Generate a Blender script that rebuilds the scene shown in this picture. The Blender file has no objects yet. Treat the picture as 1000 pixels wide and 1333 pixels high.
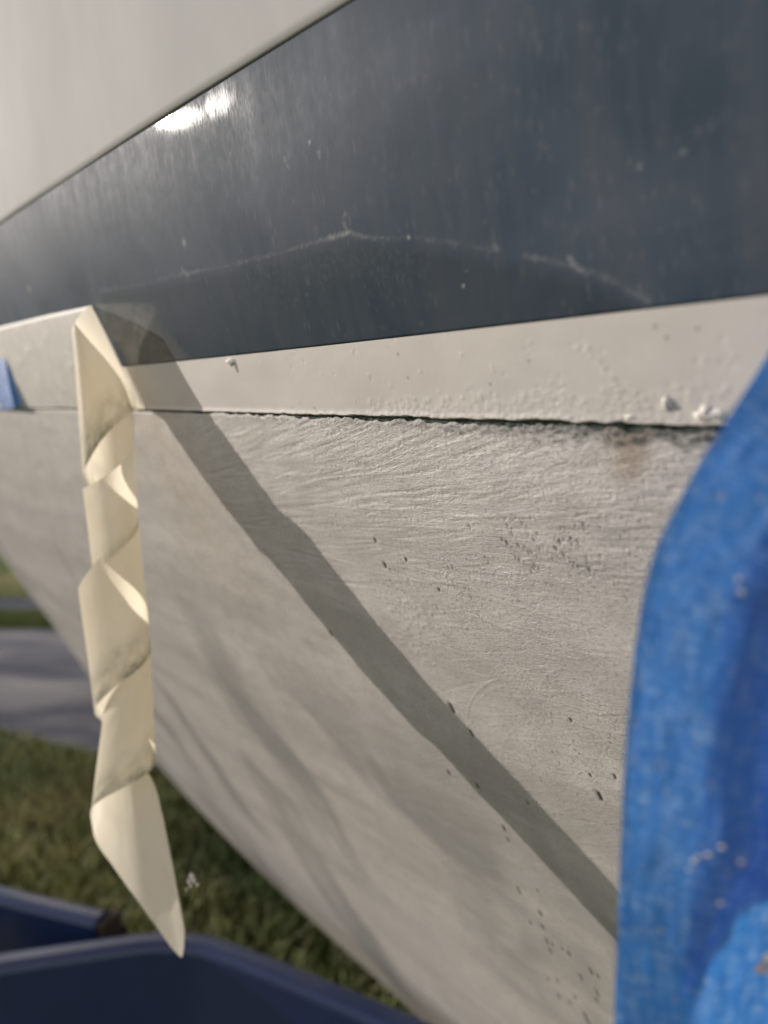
import bpy, math, random
import numpy as np
R = math.radians
rng = np.random.default_rng(7)
random.seed(7)
sc = bpy.context.scene
C = sc.collection

# ------------------------------------------------------------------ camera, sky, sun, exposure
CZ = 1.25                                   # eye height above the ground
PITCH = R(7.7)
FPX = 1000.0                                # focal length in photograph pixels (1000 wide)
cam_d = bpy.data.cameras.new('camera')
cam_d.sensor_fit = 'HORIZONTAL'; cam_d.sensor_width = 36; cam_d.lens = 36
cam_d.clip_start = 0.01; cam_d.clip_end = 2000
cam_d.dof.use_dof = True; cam_d.dof.focus_distance = 0.315; cam_d.dof.aperture_fstop = 7.6
cam = bpy.data.objects.new('camera', cam_d); C.objects.link(cam)
cam.location = (0, 0, CZ); cam.rotation_euler = (R(90) - PITCH, 0, 0)
sc.camera = cam

SUN_AZ, SUN_EL = R(69.1), R(12.0)           # azimuth to the left of the view direction (+Y)
world = bpy.data.worlds.new('World'); sc.world = world; world.use_nodes = True
wn = world.node_tree
bg = wn.nodes['Background']
sky = wn.nodes.new('ShaderNodeTexSky'); sky.sky_type = 'NISHITA'; sky.sun_disc = False
sky.sun_elevation = SUN_EL; sky.sun_rotation = -SUN_AZ
sky.altitude = 50; sky.air_density = 1.0; sky.dust_density = 0.1; sky.ozone_density = 1.2
sky_tint = wn.nodes.new('ShaderNodeMix'); sky_tint.data_type = 'RGBA'      # even pale tint added to the sky to lift the shadow fill
sky_tint.inputs[0].default_value = 0.55; sky_tint.inputs[7].default_value = (4.9, 4.3, 4.5, 1)
wn.links.new(sky.outputs[0], sky_tint.inputs[6]); wn.links.new(sky_tint.outputs[2], bg.inputs[0]); bg.inputs[1].default_value = 0.15
sun_d = bpy.data.lights.new('sun', 'SUN'); sun_d.energy = 2.9; sun_d.angle = R(0.55); sun_d.color = (1.0, 0.905, 0.81)
sun = bpy.data.objects.new('sun', sun_d); C.objects.link(sun)
S = np.array([-math.cos(SUN_EL)*math.sin(SUN_AZ), math.cos(SUN_EL)*math.cos(SUN_AZ), math.sin(SUN_EL)])
from mathutils import Vector
sun.rotation_euler = Vector(S.tolist()).to_track_quat('Z', 'Y').to_euler()
sun.location = (-6, 2, 6)
vs = sc.view_settings
vs.view_transform = 'Standard'; vs.look = 'None'; vs.gamma = 1; vs.use_curve_mapping = False
vs.exposure = 0.62
try: sc.cycles.max_bounces = 8
except Exception: pass

# ------------------------------------------------------------------ helpers
fw = np.array([0, math.cos(PITCH), -math.sin(PITCH)]); upv = np.array([0, math.sin(PITCH), math.cos(PITCH)])
rt = np.array([1.0, 0, 0])
HA = R(39.7)
d = np.array([-math.sin(HA), math.cos(HA), 0.0])      # along the hull, towards the bow
n = np.array([-math.cos(HA), -math.sin(HA), 0.0])     # out of the hull side
zup = np.array([0, 0, 1.0])
def ray(x, y): return fw + rt*(x-500)/FPX + upv*(666.5-y)/FPX
def at_y(x, y, Y):                                     # point of a sight line at distance Y in front of the eye
    r = ray(x, y); return r*(Y/r[1])
def at_z(x, y, z):
    r = ray(x, y); return r*(z/r[2])

def link(o, parent=None):
    C.objects.link(o)
    if parent: o.parent = parent
    return o
def tag(o, label=None, cat=None, group=None, kind=None):
    if label: o['label'] = label
    if cat: o['category'] = cat
    if group: o['group'] = group
    if kind: o['kind'] = kind
    return o
def empty(name, loc):
    o = bpy.data.objects.new(name, None); o.empty_display_size = 0.05
    o.location = loc; return link(o)
def mesh_obj(name, V, Fc, mat, parent=None, smooth=True, attrs=None):
    """V in metres about the eye; lifted by CZ; parents are Empties whose location is taken off"""
    V = np.asarray(V, float).reshape(-1, 3) + np.array([0, 0, CZ])
    if parent is not None:
        p = parent; off = np.zeros(3)
        while p is not None: off += np.array(p.location); p = p.parent
        V = V - off
    me = bpy.data.meshes.new(name)
    Fc = np.asarray(Fc, np.int32) if not isinstance(Fc, list) else Fc
    if isinstance(Fc, np.ndarray):
        k = Fc.shape[1]
        me.vertices.add(len(V)); me.vertices.foreach_set('co', V.astype(np.float32).ravel())
        me.loops.add(Fc.size); me.loops.foreach_set('vertex_index', Fc.ravel())
        me.polygons.add(len(Fc)); me.polygons.foreach_set('loop_start', np.arange(0, Fc.size, k, dtype=np.int32))
        me.update(calc_edges=True); me.validate()
    else:
        me.from_pydata(V.tolist(), [], Fc); me.update()
    if smooth: me.polygons.foreach_set('use_smooth', np.ones(len(me.polygons), bool))
    for nm, a in (attrs or {}).items():
        a = np.asarray(a, np.float32)
        if a.ndim == 1 or a.shape[-1] == 1:
            t = me.attributes.new(nm, 'FLOAT', 'POINT'); t.data.foreach_set('value', a.ravel())
        else:
            t = me.attributes.new(nm, 'FLOAT_VECTOR', 'POINT'); t.data.foreach_set('vector', a.reshape(-1, 3).ravel())
    me.materials.append(mat)
    return link(bpy.data.objects.new(name, me), parent)
def grid_faces(nr, nc):
    i = np.arange(nr-1)[:, None]*nc + np.arange(nc-1)[None, :]
    return np.stack([i, i+1, i+nc+1, i+nc], -1).reshape(-1, 4)
def grid_obj(name, P, mat, parent=None, attrs=None):
    nr, nc = P.shape[:2]
    return mesh_obj(name, P.reshape(-1, 3), grid_faces(nr, nc), mat, parent,
                    attrs={k: (a.reshape(nr*nc, -1)) for k, a in (attrs or {}).items()})
def vnoise(x, y, seed=0):
    """smooth value noise in -1..1"""
    r = np.random.default_rng(seed); t = r.uniform(-1, 1, (256, 256))
    xi = np.floor(x).astype(int); yi = np.floor(y).astype(int); fx = x-xi; fy = y-yi
    fx = fx*fx*(3-2*fx); fy = fy*fy*(3-2*fy)
    g = lambda a, b: t[(xi+a) & 255, (yi+b) & 255]
    return (g(0,0)*(1-fx)+g(1,0)*fx)*(1-fy)+(g(0,1)*(1-fx)+g(1,1)*fx)*fy
def fbm(x, y, o=4, seed=0):
    return sum(vnoise(x*2**k, y*2**k, seed+k)*0.5**k for k in range(o))

# node helper
class NT:
    def __init__(s, name):
        s.m = bpy.data.materials.new(name); s.m.use_nodes = True; s.t = s.m.node_tree
        s.b = s.t.nodes['Principled BSDF']; s.out = s.t.nodes['Material Output']
    def n(s, typ, **kw):
        nd = s.t.nodes.new('ShaderNode'+typ)
        for k, v in kw.items():
            if k in nd.inputs: nd.inputs[k].default_value = v
            else: setattr(nd, k, v)
        return nd
    def l(s, a, b): s.t.links.new(a, b)
    def attr(s, nm): return s.n('Attribute', attribute_name=nm)
    def noise(s, vec, scale, detail=4, rough=0.5, dist=0.0):
        q = s.n('TexNoise'); q.inputs['Scale'].default_value = scale; q.inputs['Detail'].default_value = detail
        q.inputs['Roughness'].default_value = rough; q.inputs['Distortion'].default_value = dist
        if vec is not None: s.l(vec, q.inputs['Vector'])
        return q.outputs['Fac']
    def mapv(s, vec, scale):
        q = s.n('Mapping'); q.inputs['Scale'].default_value = scale; s.l(vec, q.inputs['Vector']); return q.outputs[0]
    def ramp(s, fac, stops):
        q = s.n('ValToRGB'); e = q.color_ramp.elements
        while len(e) < len(stops): e.new(0.5)
        for el, (p, c) in zip(e, stops):
            el.position = p; el.color = (c, c, c, 1) if not isinstance(c, tuple) else (*c, 1)
        s.l(fac, q.inputs[0]); return q.outputs[0]
    def mix(s, f, a, b, mode='MIX'):
        q = s.n('Mix', data_type='RGBA', blend_type=mode)
        for v, i in ((f, 0), (a, 6), (b, 7)):
            if isinstance(v, (int, float)): q.inputs[i].default_value = v
            elif isinstance(v, tuple): q.inputs[i].default_value = (*v, 1)
            else: s.l(v, q.inputs[i])
        return q.outputs[2]
    def math(s, op, a, b=0.0):
        q = s.n('Math', operation=op)
        for v, i in ((a, 0), (b, 1)):
            if isinstance(v, (int, float)): q.inputs[i].default_value = v
            else: s.l(v, q.inputs[i])
        return q.outputs[0]
    def bump(s, h, dist, strength=1.0, prev=None):
        q = s.n('Bump'); q.inputs['Distance'].default_value = dist; q.inputs['Strength'].default_value = strength
        s.l(h, q.inputs['Height'])
        if prev is not None: s.l(prev, q.inputs['Normal'])
        return q.outputs[0]

# ------------------------------------------------------------------ hull surface: side profile and plan curve
ZK = np.array([.7, .3, .14, 0, -.12, -.3, -.6, -1.0])
LEAN = [-9.577, -0.988, 6.802, 20.004, 26.165, 30.029, 28.105, 38.52]
HULL_H = 0.2
zg = np.linspace(.8, -1.05, 1851)
qg = np.cumsum(np.tan(np.radians(np.interp(-zg, -ZK, LEAN)))*(zg[1]-zg[0]))
qg = qg - np.interp(0, -zg, qg) - HULL_H
QC = -1.35                                            # centre line of the boat
def hull_q(z, s):
    q = np.interp(-z, -zg, qg)
    u = np.maximum(0, s-1.0); u2 = np.maximum(0, s-1.5)
    return np.maximum(q - .065*u*u - .24*u2*u2, QC)
def hull_p(s, z, off=0.0):
    s = np.asarray(s, float); z = np.asarray(z, float)
    q = hull_q(z, s) + off
    return s[..., None]*d + q[..., None]*n + z[..., None]*zup
TT = np.concatenate([np.linspace(.12, 1, 1200), np.linspace(1.001, 3, 700)])
def on_hull(x, y, off=0.0):
    """(s, z) of the hull under a sight line"""
    r = ray(x, y); P = np.outer(TT, r)
    f = P@n - (hull_q(P[:, 2], P@d) + off)
    k = int(np.argmax(f < 0))
    if f[k] >= 0 or k == 0: return None
    a = f[k-1]/(f[k-1]-f[k]); p = r*(TT[k-1]+a*(TT[k]-TT[k-1]))
    return float(p@d), float(p[2])
def edge_curve(px, deg):
    q = np.array([on_hull(*p) for p in px]); c = np.polyfit(q[:, 0], q[:, 1], deg)
    s0, s1 = q[:, 0].min(), q[:, 0].max(); dc = np.polyder(c)
    def f(s):
        sc_ = np.clip(s, s0, s1)
        return np.polyval(c, sc_) + np.clip(np.polyval(dc, sc_), -.08, .08)*(s-sc_)
    return f
Z1 = edge_curve([(0,291),(50,258),(100,225),(175,175),(250,127),(325,82),(400,35),(460,0)], 2)
Z2 = edge_curve([(190,475),(300,463),(500,442),(700,420),(850,402),(1000,384)], 2)
Z3 = edge_curve([(0,531),(60,531),(190,533),(250,535),(300,536),(460,542),(620,546),(800,551),(940,553)], 3)
print('edges', [(round(s,2), round(float(Z1(s)),4), round(float(Z2(s)),4), round(float(Z3(s)),4)) for s in (-.5,-.1,0,.1,.2,.4,.7,1.,1.5,2.5)])

def s_columns(fine):
    out = [-1.6]
    while out[-1] < 3.45:
        s = out[-1]
        if s < -.14: st = .06
        elif s < .30: st = fine
        elif s < 1.4: st = fine*(1+(s-.3)*7)
        else: st = .05
        if s < -.14 and s+st > -.14: st = -.14-s+1e-6
        out.append(s+st)
    return np.array(out)

def px_slope(p, q):
    a, b = on_hull(*p), on_hull(*q); return (b[1]-a[1])/(b[0]-a[0])
SLOPES = [px_slope((520, 610), (620, 570)), px_slope((520, 690), (720, 692)), px_slope((640, 800), (760, 834))]
# ------------------------------------------------------------------ materials
def mat_bottom():
    t = NT('bottom_paint_grey'); uv = t.attr('sz').outputs['Vector']; mark_tone = t.attr('mark_tone').outputs['Fac']; rust = t.attr('rust').outputs['Fac']
    big = t.noise(t.mapv(uv, (7, 16, 1)), 1.0, 4, .55, .4)
    streak = t.noise(t.mapv(uv, (2.2, 26, 1)), 1.0, 3, .55, .3)
    dark_streak = t.attr('dark_streak').outputs['Fac']
    mott = t.noise(t.mapv(uv, (60, 90, 1)), 1.0, 5, .6)
    fine = t.noise(t.mapv(uv, (420, 700, 1)), 1.0, 3, .6)
    c = t.mix(t.ramp(big, [(.3, 0.0), (.7, 1.0)]), (.392, .368, .346), (.482, .456, .430))
    c = t.mix(t.ramp(streak, [(.34, 0.0), (.60, .8)]), c, (.565, .535, .505))
    c = t.mix(t.ramp(mott, [(.42, .0), (.72, .5)]), c, (.33, .315, .295))
    c = t.mix(t.ramp(mott, [(.22, .28), (.40, 0.0)]), c, (.40, .405, .40))
    c = t.mix(t.ramp(fine, [(.50, 0.0), (.72, .7)]), c, (.25, .24, .23))
    c = t.mix(dark_streak, c, (.235, .23, .225))
    c = t.mix(rust, c, (.20, .115, .035))
    c = t.mix(mark_tone, c, (.03, .034, .034))
    t.l(c, t.b.inputs['Base Color'])
    t.b.inputs['Roughness'].default_value = .46; t.b.inputs['Specular IOR Level'].default_value = .5
    near = t.attr('worn').outputs['Fac']
    h1 = t.noise(t.mapv(uv, (400, 820, 1)), 1.0, 4, .66, .5)
    h2 = t.noise(t.mapv(uv, (800, 1500, 1)), 1.0, 3, .7)
    sx = t.n('SeparateXYZ'); t.l(uv, sx.inputs[0])
    tl_up = SLOPES
    dirs = []
    for k_, sl in enumerate(tl_up):
        cb = t.n('CombineXYZ'); t.l(sx.outputs[0], cb.inputs[0])
        t.l(t.math('ADD', sx.outputs[1], t.math('MULTIPLY', sx.outputs[0], -sl)), cb.inputs[1]); cb.inputs[2].default_value = k_*3.7
        nz = t.noise(t.mapv(cb.outputs[0], (95, 1300, 1)), 1.0, 4, .68, .7)
        dirs.append(t.ramp(nz, [(.30, 0.0), (.62, .55), (.70, 1.0)]))
    zneg = t.math('ADD', t.math('MULTIPLY', sx.outputs[1], -1.0), t.math('MULTIPLY', t.math('SUBTRACT', big, .5), .05))
    w1 = t.ramp(zneg, [(.018, 0.0), (.040, 1.0)]); w2 = t.ramp(zneg, [(.050, 0.0), (.085, 1.0)])
    sel_ = t.mix(w2, t.mix(w1, dirs[0], dirs[1]), t.math('MULTIPLY', dirs[2], .4))
    h1 = t.math('ADD', t.math('MULTIPLY', h1, .7), t.math('MULTIPLY', sel_, .27))
    hh = t.math('MULTIPLY', t.math('ADD', h1, t.math('MULTIPLY', h2, .55)), near)
    b = t.bump(hh, .00075, .9)
    t.l(b, t.b.inputs['Normal']); return t.m
def mat_pale():
    t = NT('boot_top_pale'); uv = t.attr('sz').outputs['Vector']; mark_tone = t.attr('mark_tone').outputs['Fac']
    big = t.noise(t.mapv(uv, (18, 30, 1)), 1.0, 4, .55, .2)
    c = t.mix(t.ramp(big, [(.3, 0.0), (.72, 1.0)]), (.47, .44, .405), (.55, .52, .48))
    sp = t.noise(t.mapv(uv, (330, 330, 1)), 1.0, 2, .5)
    c = t.mix(t.ramp(sp, [(.70, 0.0), (.80, .35)]), c, (.30, .28, .26))
    c = t.mix(mark_tone, c, (.10, .115, .105))
    t.l(c, t.b.inputs['Base Color']); t.b.inputs['Roughness'].default_value = .6; t.b.inputs['Specular IOR Level'].default_value = .25
    h = t.noise(t.mapv(uv, (420, 420, 1)), 1.0, 3, .55)
    t.l(t.bump(h, .00022, .35), t.b.inputs['Normal']); return t.m
def mat_navy():
    t = NT('faded_navy_gelcoat'); uv = t.attr('sz').outputs['Vector']; scuff = t.attr('scuff').outputs['Fac']; worn = t.attr('worn').outputs['Fac']
    big = t.noise(t.mapv(uv, (9, 14, 1)), 1.0, 4, .55, .5)
    strk = t.noise(t.mapv(uv, (95, 9, 1)), 1.0, 4, .6, .3)
    mott = t.noise(t.mapv(uv, (160, 120, 1)), 1.0, 5, .65)
    c = t.mix(t.ramp(big, [(.36, 0.0), (.64, 1.0)]), (.034, .051, .072), (.066, .082, .106))
    c = t.mix(t.ramp(strk, [(.42, 0.0), (.75, .5)]), c, (.085, .092, .105))
    c = t.mix(t.ramp(mott, [(.55, 0.0), (.85, .40)]), c, (.11, .112, .112))
    c = t.mix(t.math('MULTIPLY', worn, .45), c, (.020, .029, .035))  # wear below the scuff line plus painted dark reflections
    c = t.mix(scuff, c, (.36, .35, .33))
    t.l(c, t.b.inputs['Base Color'])
    # oxidised chalky gelcoat; only where it is rubbed does it still shine
    rgh = t.ramp(t.math('ADD', t.math('MULTIPLY', mott, .5), t.math('MULTIPLY', strk, .5)), [(.3, .46), (.7, .62)])
    t.l(rgh, t.b.inputs['Roughness']); t.b.inputs['Specular IOR Level'].default_value = .035
    buff = t.attr('buff').outputs['Fac']
    bn = t.ramp(t.noise(t.mapv(uv, (650, 240, 1)), 1.0, 4, .65), [(.36, 0.0), (.56, 1.0)])
    wgt = t.math('MULTIPLY', buff, t.mix(buff, bn, t.math('MAXIMUM', bn, .55)))
    t.l(wgt, t.b.inputs['Coat Weight']); t.b.inputs['Coat Roughness'].default_value = .07
    h = t.noise(t.mapv(uv, (520, 130, 1)), 1.0, 3, .6, .3)
    bb = t.bump(h, .00012, .2)
    t.l(bb, t.b.inputs['Normal']); t.l(t.bump(h, .00012, .08), t.b.inputs['Coat Normal']); return t.m
def mat_topside():
    t = NT('topside_pale_grey'); uv = t.attr('sz').outputs['Vector']
    big = t.noise(t.mapv(uv, (14, 8, 1)), 1.0, 4, .55, .3)
    c = t.mix(t.ramp(big, [(.32, 0.0), (.7, 1.0)]), (.33, .328, .318), (.385, .38, .368))
    strk = t.noise(t.mapv(uv, (60, 7, 1)), 1.0, 3, .55)
    c = t.mix(t.ramp(strk, [(.5, 0.0), (.8, .25)]), c, (.34, .335, .32))
    t.l(c, t.b.inputs['Base Color']); t.b.inputs['Roughness'].default_value = .75; t.b.inputs['Specular IOR Level'].default_value = .12
    h = t.noise(t.mapv(uv, (300, 200, 1)), 1.0, 3, .5)
    t.l(t.bump(h, .00018, .3), t.b.inputs['Normal']); return t.m
def mat_tape(name, c0, c1, cd, trans, rough, crepe, spec=.4, bd=.00035, bs=.5, sheen=0.0, ridge=None):
    """thin paper tape: lit from the front and glowing when the sun is behind it"""
    t = NT(name); uv = t.attr('uvm').outputs['Vector']
    big = t.noise(t.mapv(uv, (45, 45, 1)), 1.0, 4, .6)
    c = t.mix(t.ramp(big, [(.3, 0.0), (.7, 1.0)]), c0, c1)
    if ridge:
        r1 = t.noise(t.mapv(uv, (170, 620, 1)), 1.0, 2, .5); r2 = t.noise(t.mapv(uv, (560, 110, 1)), 1.0, 2, .5)
        rr = t.math('MULTIPLY', t.ramp(r1, [(.42, .15), (.68, 1.0)]), t.ramp(r2, [(.40, .15), (.66, 1.0)]))
        c = t.mix(t.math('MULTIPLY', rr, .6), c, ridge)  # highlights on the crepe ridges, painted in as a lighter blue
        c = t.mix(t.ramp(t.noise(t.mapv(uv, (90, 60, 1)), 1.0, 3, .6), [(.42, .25), (.6, 0.0)]), c, tuple(v*.7 for v in c0))
    mark_tone = t.attr('mark_tone').outputs['Fac']
    sp = t.noise(t.mapv(uv, (500, 500, 1)), 1.0, 3, .6)
    c = t.mix(t.math('MULTIPLY', mark_tone, t.ramp(sp, [(.25, .45), (.7, 1.0)])), c, cd)
    t.l(c, t.b.inputs['Base Color']); t.b.inputs['Roughness'].default_value = rough; t.b.inputs['Specular IOR Level'].default_value = spec
    t.b.inputs['Sheen Weight'].default_value = sheen
    h = t.noise(t.mapv(uv, crepe), 1.0, 3, .55)
    h2 = t.noise(t.mapv(uv, (120, 90, 1)), 1.0, 3, .5)
    b = t.bump(t.math('ADD', h, h2), bd, bs)
    t.l(b, t.b.inputs['Normal'])
    tr = t.n('BsdfTranslucent'); t.l(c, tr.inputs['Color'])
    mx = t.n('MixShader'); mx.inputs[0].default_value = trans
    t.l(t.b.outputs[0], mx.inputs[1]); t.l(tr.outputs[0], mx.inputs[2]); t.l(mx.outputs[0], t.out.inputs[0]); return t.m
def mat_plain(name, c, rough, c2=None, scale=40, bump=.0, spec=.5):
    t = NT(name); co = t.n('TexCoord').outputs['Object']
    f = t.noise(co, scale, 5, .6)
    col = t.mix(t.ramp(f, [(.35, 0.0), (.68, 1.0)]), c, c2 or tuple(v*1.3 for v in c))
    t.l(col, t.b.inputs['Base Color']); t.b.inputs['Roughness'].default_value = rough; t.b.inputs['Specular IOR Level'].default_value = spec
    if bump: t.l(t.bump(f, bump, .6), t.b.inputs['Normal'])
    return t.m
M_bottom, M_pale, M_navy, M_top = mat_bottom(), mat_pale(), mat_navy(), mat_topside()
M_seam = mat_plain('seam_grime', (.014, .021, .021), .8, (.085, .105, .090), 330, .0008)
M_blob = mat_plain('paint_blob_white', (.58, .55, .49), .5, (.66, .63, .57), 300, .0002)
M_tape = mat_tape('masking_tape_paper', (.82, .755, .61), (.88, .825, .70), (.17, .18, .125), .58, .55, (900, 260, 1))
M_stuck = mat_tape('masking_tape_stuck', (.40, .385, .345), (.46, .44, .40), (.53, .50, .44), .0, .6, (700, 240, 1))
M_blue = mat_tape('painters_tape_blue', (.014, .20, .68), (.028, .27, .78), (.50, .50, .52), .50, .42, (520, 1300, 1), 1.0, .0008, 1.0, .22, (.45, .68, .96))
M_trailer = mat_plain('trailer_navy_enamel', (.006, .017, .058), .22, (.009, .023, .075), 9, .0, .5)
M_rust = mat_plain('rusty_steel', (.022, .014, .010), .8, (.045, .026, .017), 60, .002)
M_hose = mat_plain('dark_green_rubber', (.010, .03, .026), .5, (.016, .045, .036), 30)
M_under = mat_plain('far_hull_paint', (.38, .36, .33), .6)

# ------------------------------------------------------------------ ground
def sheet(name, pts, z, mat, nsub=None):
    V = np.array([(x, y, z-CZ) for x, y in pts]); return tag(mesh_obj(name, V, [list(range(len(pts)))], mat, smooth=False), kind='structure')
def mat_lawn():
    t = NT('lawn_soil_grass'); co = t.n('TexCoord').outputs['Object']
    a = t.noise(co, 1.3, 5, .6, .3); b = t.noise(co, 14, 5, .65)
    c = t.mix(t.ramp(a, [(.35, 0.0), (.65, 1.0)]), (.13, .17, .06), (.26, .23, .13))
    c = t.mix(t.ramp(b, [(.45, 0.0), (.75, .8)]), c, (.12, .09, .05))
    t.l(c, t.b.inputs['Base Color']); t.b.inputs['Roughness'].default_value = .9
    t.l(t.bump(b, .03, .7), t.b.inputs['Normal']); return t.m
def mat_asphalt():
    t = NT('driveway_asphalt'); co = t.n('TexCoord').outputs['Object']
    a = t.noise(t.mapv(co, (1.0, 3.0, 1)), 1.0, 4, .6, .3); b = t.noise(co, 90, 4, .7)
    c = t.mix(t.ramp(a, [(.42, 0.0), (.6, 1.0)]), (.075, .080, .092), (.24, .225, .205))  # sun and tree-shade dapples painted as pale and dark asphalt
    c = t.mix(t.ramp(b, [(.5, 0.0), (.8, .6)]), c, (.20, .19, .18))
    t.l(c, t.b.inputs['Base Color']); t.b.inputs['Roughness'].default_value = .85
    t.l(t.bump(b, .006, .6), t.b.inputs['Normal']); return t.m
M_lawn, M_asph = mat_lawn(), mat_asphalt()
sheet('lawn', [(-400, -400), (400, -400), (400, 900), (-400, 900)], 0.0, M_lawn)
zg0 = -CZ
def gp(x, y): p = at_z(x, y, zg0+.004); return p[0], p[1]
a0, a1 = np.array(gp(0, 950)), np.array(gp(140, 985)); b0, b1 = np.array(gp(0, 819)), np.array(gp(120, 819))
ua = (a1-a0)/np.linalg.norm(a1-a0); ub = (b1-b0)/np.linalg.norm(b1-b0)
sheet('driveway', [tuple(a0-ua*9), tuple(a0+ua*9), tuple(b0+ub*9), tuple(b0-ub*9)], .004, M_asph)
c0, c1 = np.array(gp(0, 797)), np.array(gp(0, 779))
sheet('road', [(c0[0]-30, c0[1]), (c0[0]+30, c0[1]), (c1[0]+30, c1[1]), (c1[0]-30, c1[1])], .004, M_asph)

def grass(name, n_, polyfn, hmin, hmax, mat, seed):
    r = np.random.default_rng(seed); V = []; 
    pts = polyfn(r, n_)
    k = len(pts); ang = r.uniform(0, 2*math.pi, k); hh = r.uniform(hmin, hmax, k); w = r.uniform(.0018, .0036, k)
    lean = r.uniform(.1, .8, k)*hh; la = r.uniform(0, 2*math.pi, k)
    bx, by = pts[:, 0], pts[:, 1]; z0 = np.full(k, zg0)
    dx, dy = np.cos(ang)*w, np.sin(ang)*w; lx, ly = np.cos(la)*lean, np.sin(la)*lean
    v = np.stack([np.stack([bx-dx, by-dy, z0], -1), np.stack([bx+dx, by+dy, z0], -1),
                  np.stack([bx+dx*.7+lx*.4, by+dy*.7+ly*.4, z0+hh*.6], -1), np.stack([bx-dx*.7+lx*.4, by-dy*.7+ly*.4, z0+hh*.6], -1),
                  np.stack([bx+lx, by+ly, z0+hh*.95], -1)], 1)
    i = np.arange(k)[:, None]*5
    F = np.concatenate([i+np.array([[0, 1, 2]]), i+np.array([[0, 2, 3]]), i+np.array([[3, 2, 4]])], 0)
    return mesh_obj(name, v.reshape(-1, 3), F, mat, smooth=False)
def mat_blade(name, g, s_):
    t = NT(name); co = t.n('TexCoord').outputs['Object']
    a = t.noise(co, 1.6, 4, .6); b = t.noise(co, 25, 3, .6)
    c = t.mix(t.ramp(a, [(.38, 0.0), (.62, 1.0)]), g, s_)
    c = t.mix(t.ramp(b, [(.5, 0.0), (.72, .7)]), c, (.22, .17, .10))
    t.l(c, t.b.inputs['Base Color']); t.b.inputs['Roughness'].default_value = .7
    return t.m
M_blade = mat_blade('grass_blades', (.15, .25, .075), (.40, .38, .16))
M_blade2 = mat_blade('grass_blades_light', (.11, .16, .03), (.15, .19, .04))
def zone(x0, x1, y0, y1, inside):
    def f(r, k):
        p = np.stack([r.uniform(x0, x1, k), r.uniform(y0, y1, k)], -1); return p[inside(p)]
    return f
def side(p, q0, u): return (p[:, 0]-q0[0])*u[1]-(p[:, 1]-q0[1])*u[0]
near_in = lambda p: side(p, a0, ua) > .02
g1 = grass('grass', 52000, zone(-1.9, .6, .9, 3.0, near_in), .02, .06, M_blade, 3)
tag(g1, 'short patchy green and straw lawn grass under the trailer and hull', 'grass', kind='stuff')
g2 = grass('grass', 9000, zone(-3.6, -1.5, float(b0[1])+.02, float(c0[1])-.02, lambda p: p[:, 0] < 99), .03, .07, M_blade2, 4)
tag(g2, 'thin sunlit yellow-green grass strip beyond the grey driveway', 'grass', kind='stuff')
g3 = grass('grass', 30000, zone(-5.5, -1.5, float(c1[1])+.03, float(c1[1])+3.5, lambda p: p[:, 0] < 99), .04, .10, M_blade, 5)
tag(g3, 'dark green lawn grass farthest away at the left edge', 'grass', kind='stuff')

# ------------------------------------------------------------------ the boat
boat = empty('sailboat', (float((.0*d-1.35*n)[0]), float((.0*d+QC*n)[1]), CZ-1.12))
boat.location = tuple((QC*n) + np.array([0, 0, CZ-1.12]))
tag(boat, 'weathered boat hull with pale topsides, navy stripe and scratched grey bottom paint', 'boat')

RES = .0004
class Field:
    """relief map over (s, z), drawn with strokes and dots, then sampled at the mesh vertices"""
    def __init__(f, s0, s1, z0, z1):
        f.s0, f.z0 = s0, z0; f.a = np.zeros((int((z1-z0)/RES)+2, int((s1-s0)/RES)+2), np.float32)
    def dot(f, s, z, rs, rz, amp, mode='max'):
        ks, kz = int(3*rs/RES)+2, int(3*rz/RES)+2
        ci, cj = int((z-f.z0)/RES), int((s-f.s0)/RES)
        i0, i1, j0, j1 = max(0, ci-kz), min(f.a.shape[0], ci+kz+1), max(0, cj-ks), min(f.a.shape[1], cj+ks+1)
        if i0 >= i1 or j0 >= j1: return
        zz = f.z0+np.arange(i0, i1)*RES-z; ss = f.s0+np.arange(j0, j1)*RES-s
        g = amp*np.exp(-.5*((zz[:, None]/rz)**2+(ss[None, :]/rs)**2))
        w = f.a[i0:i1, j0:j1]
        if mode == 'max': np.copyto(w, np.where(np.abs(g) > np.abs(w), g, w))
        else: w += g
    def stroke(f, px, width, amp, taper=True, jit=0.0):
        q = [on_hull(*p) for p in px]
        if any(v is None for v in q): return
        q = np.array(q); seg = np.hypot(*np.diff(q, axis=0).T); L = np.concatenate([[0], np.cumsum(seg)])
        if L[-1] < 1e-5: return
        m = max(3, int(L[-1]/(width*.8))); t = np.linspace(0, L[-1], m)
        ss, zz = np.interp(t, L, q[:, 0]), np.interp(t, L, q[:, 1])
        for k in range(m):
            a = amp*(math.sin(math.pi*(k+.5)/m)**.5 if taper else 1)
            if jit: a *= max(0, 1+jit*rng.normal())
            f.dot(ss[k], zz[k], width, width, a)
    def at(f, s, z):
        i = np.clip((z-f.z0)/RES, 0, f.a.shape[0]-1.001); j = np.clip((s-f.s0)/RES, 0, f.a.shape[1]-1.001)
        i0, j0 = i.astype(int), j.astype(int); fi, fj = i-i0, j-j0; a = f.a
        return (a[i0, j0]*(1-fj)+a[i0, j0+1]*fj)*(1-fi)+(a[i0+1, j0]*(1-fj)+a[i0+1, j0+1]*fj)*fi

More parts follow.
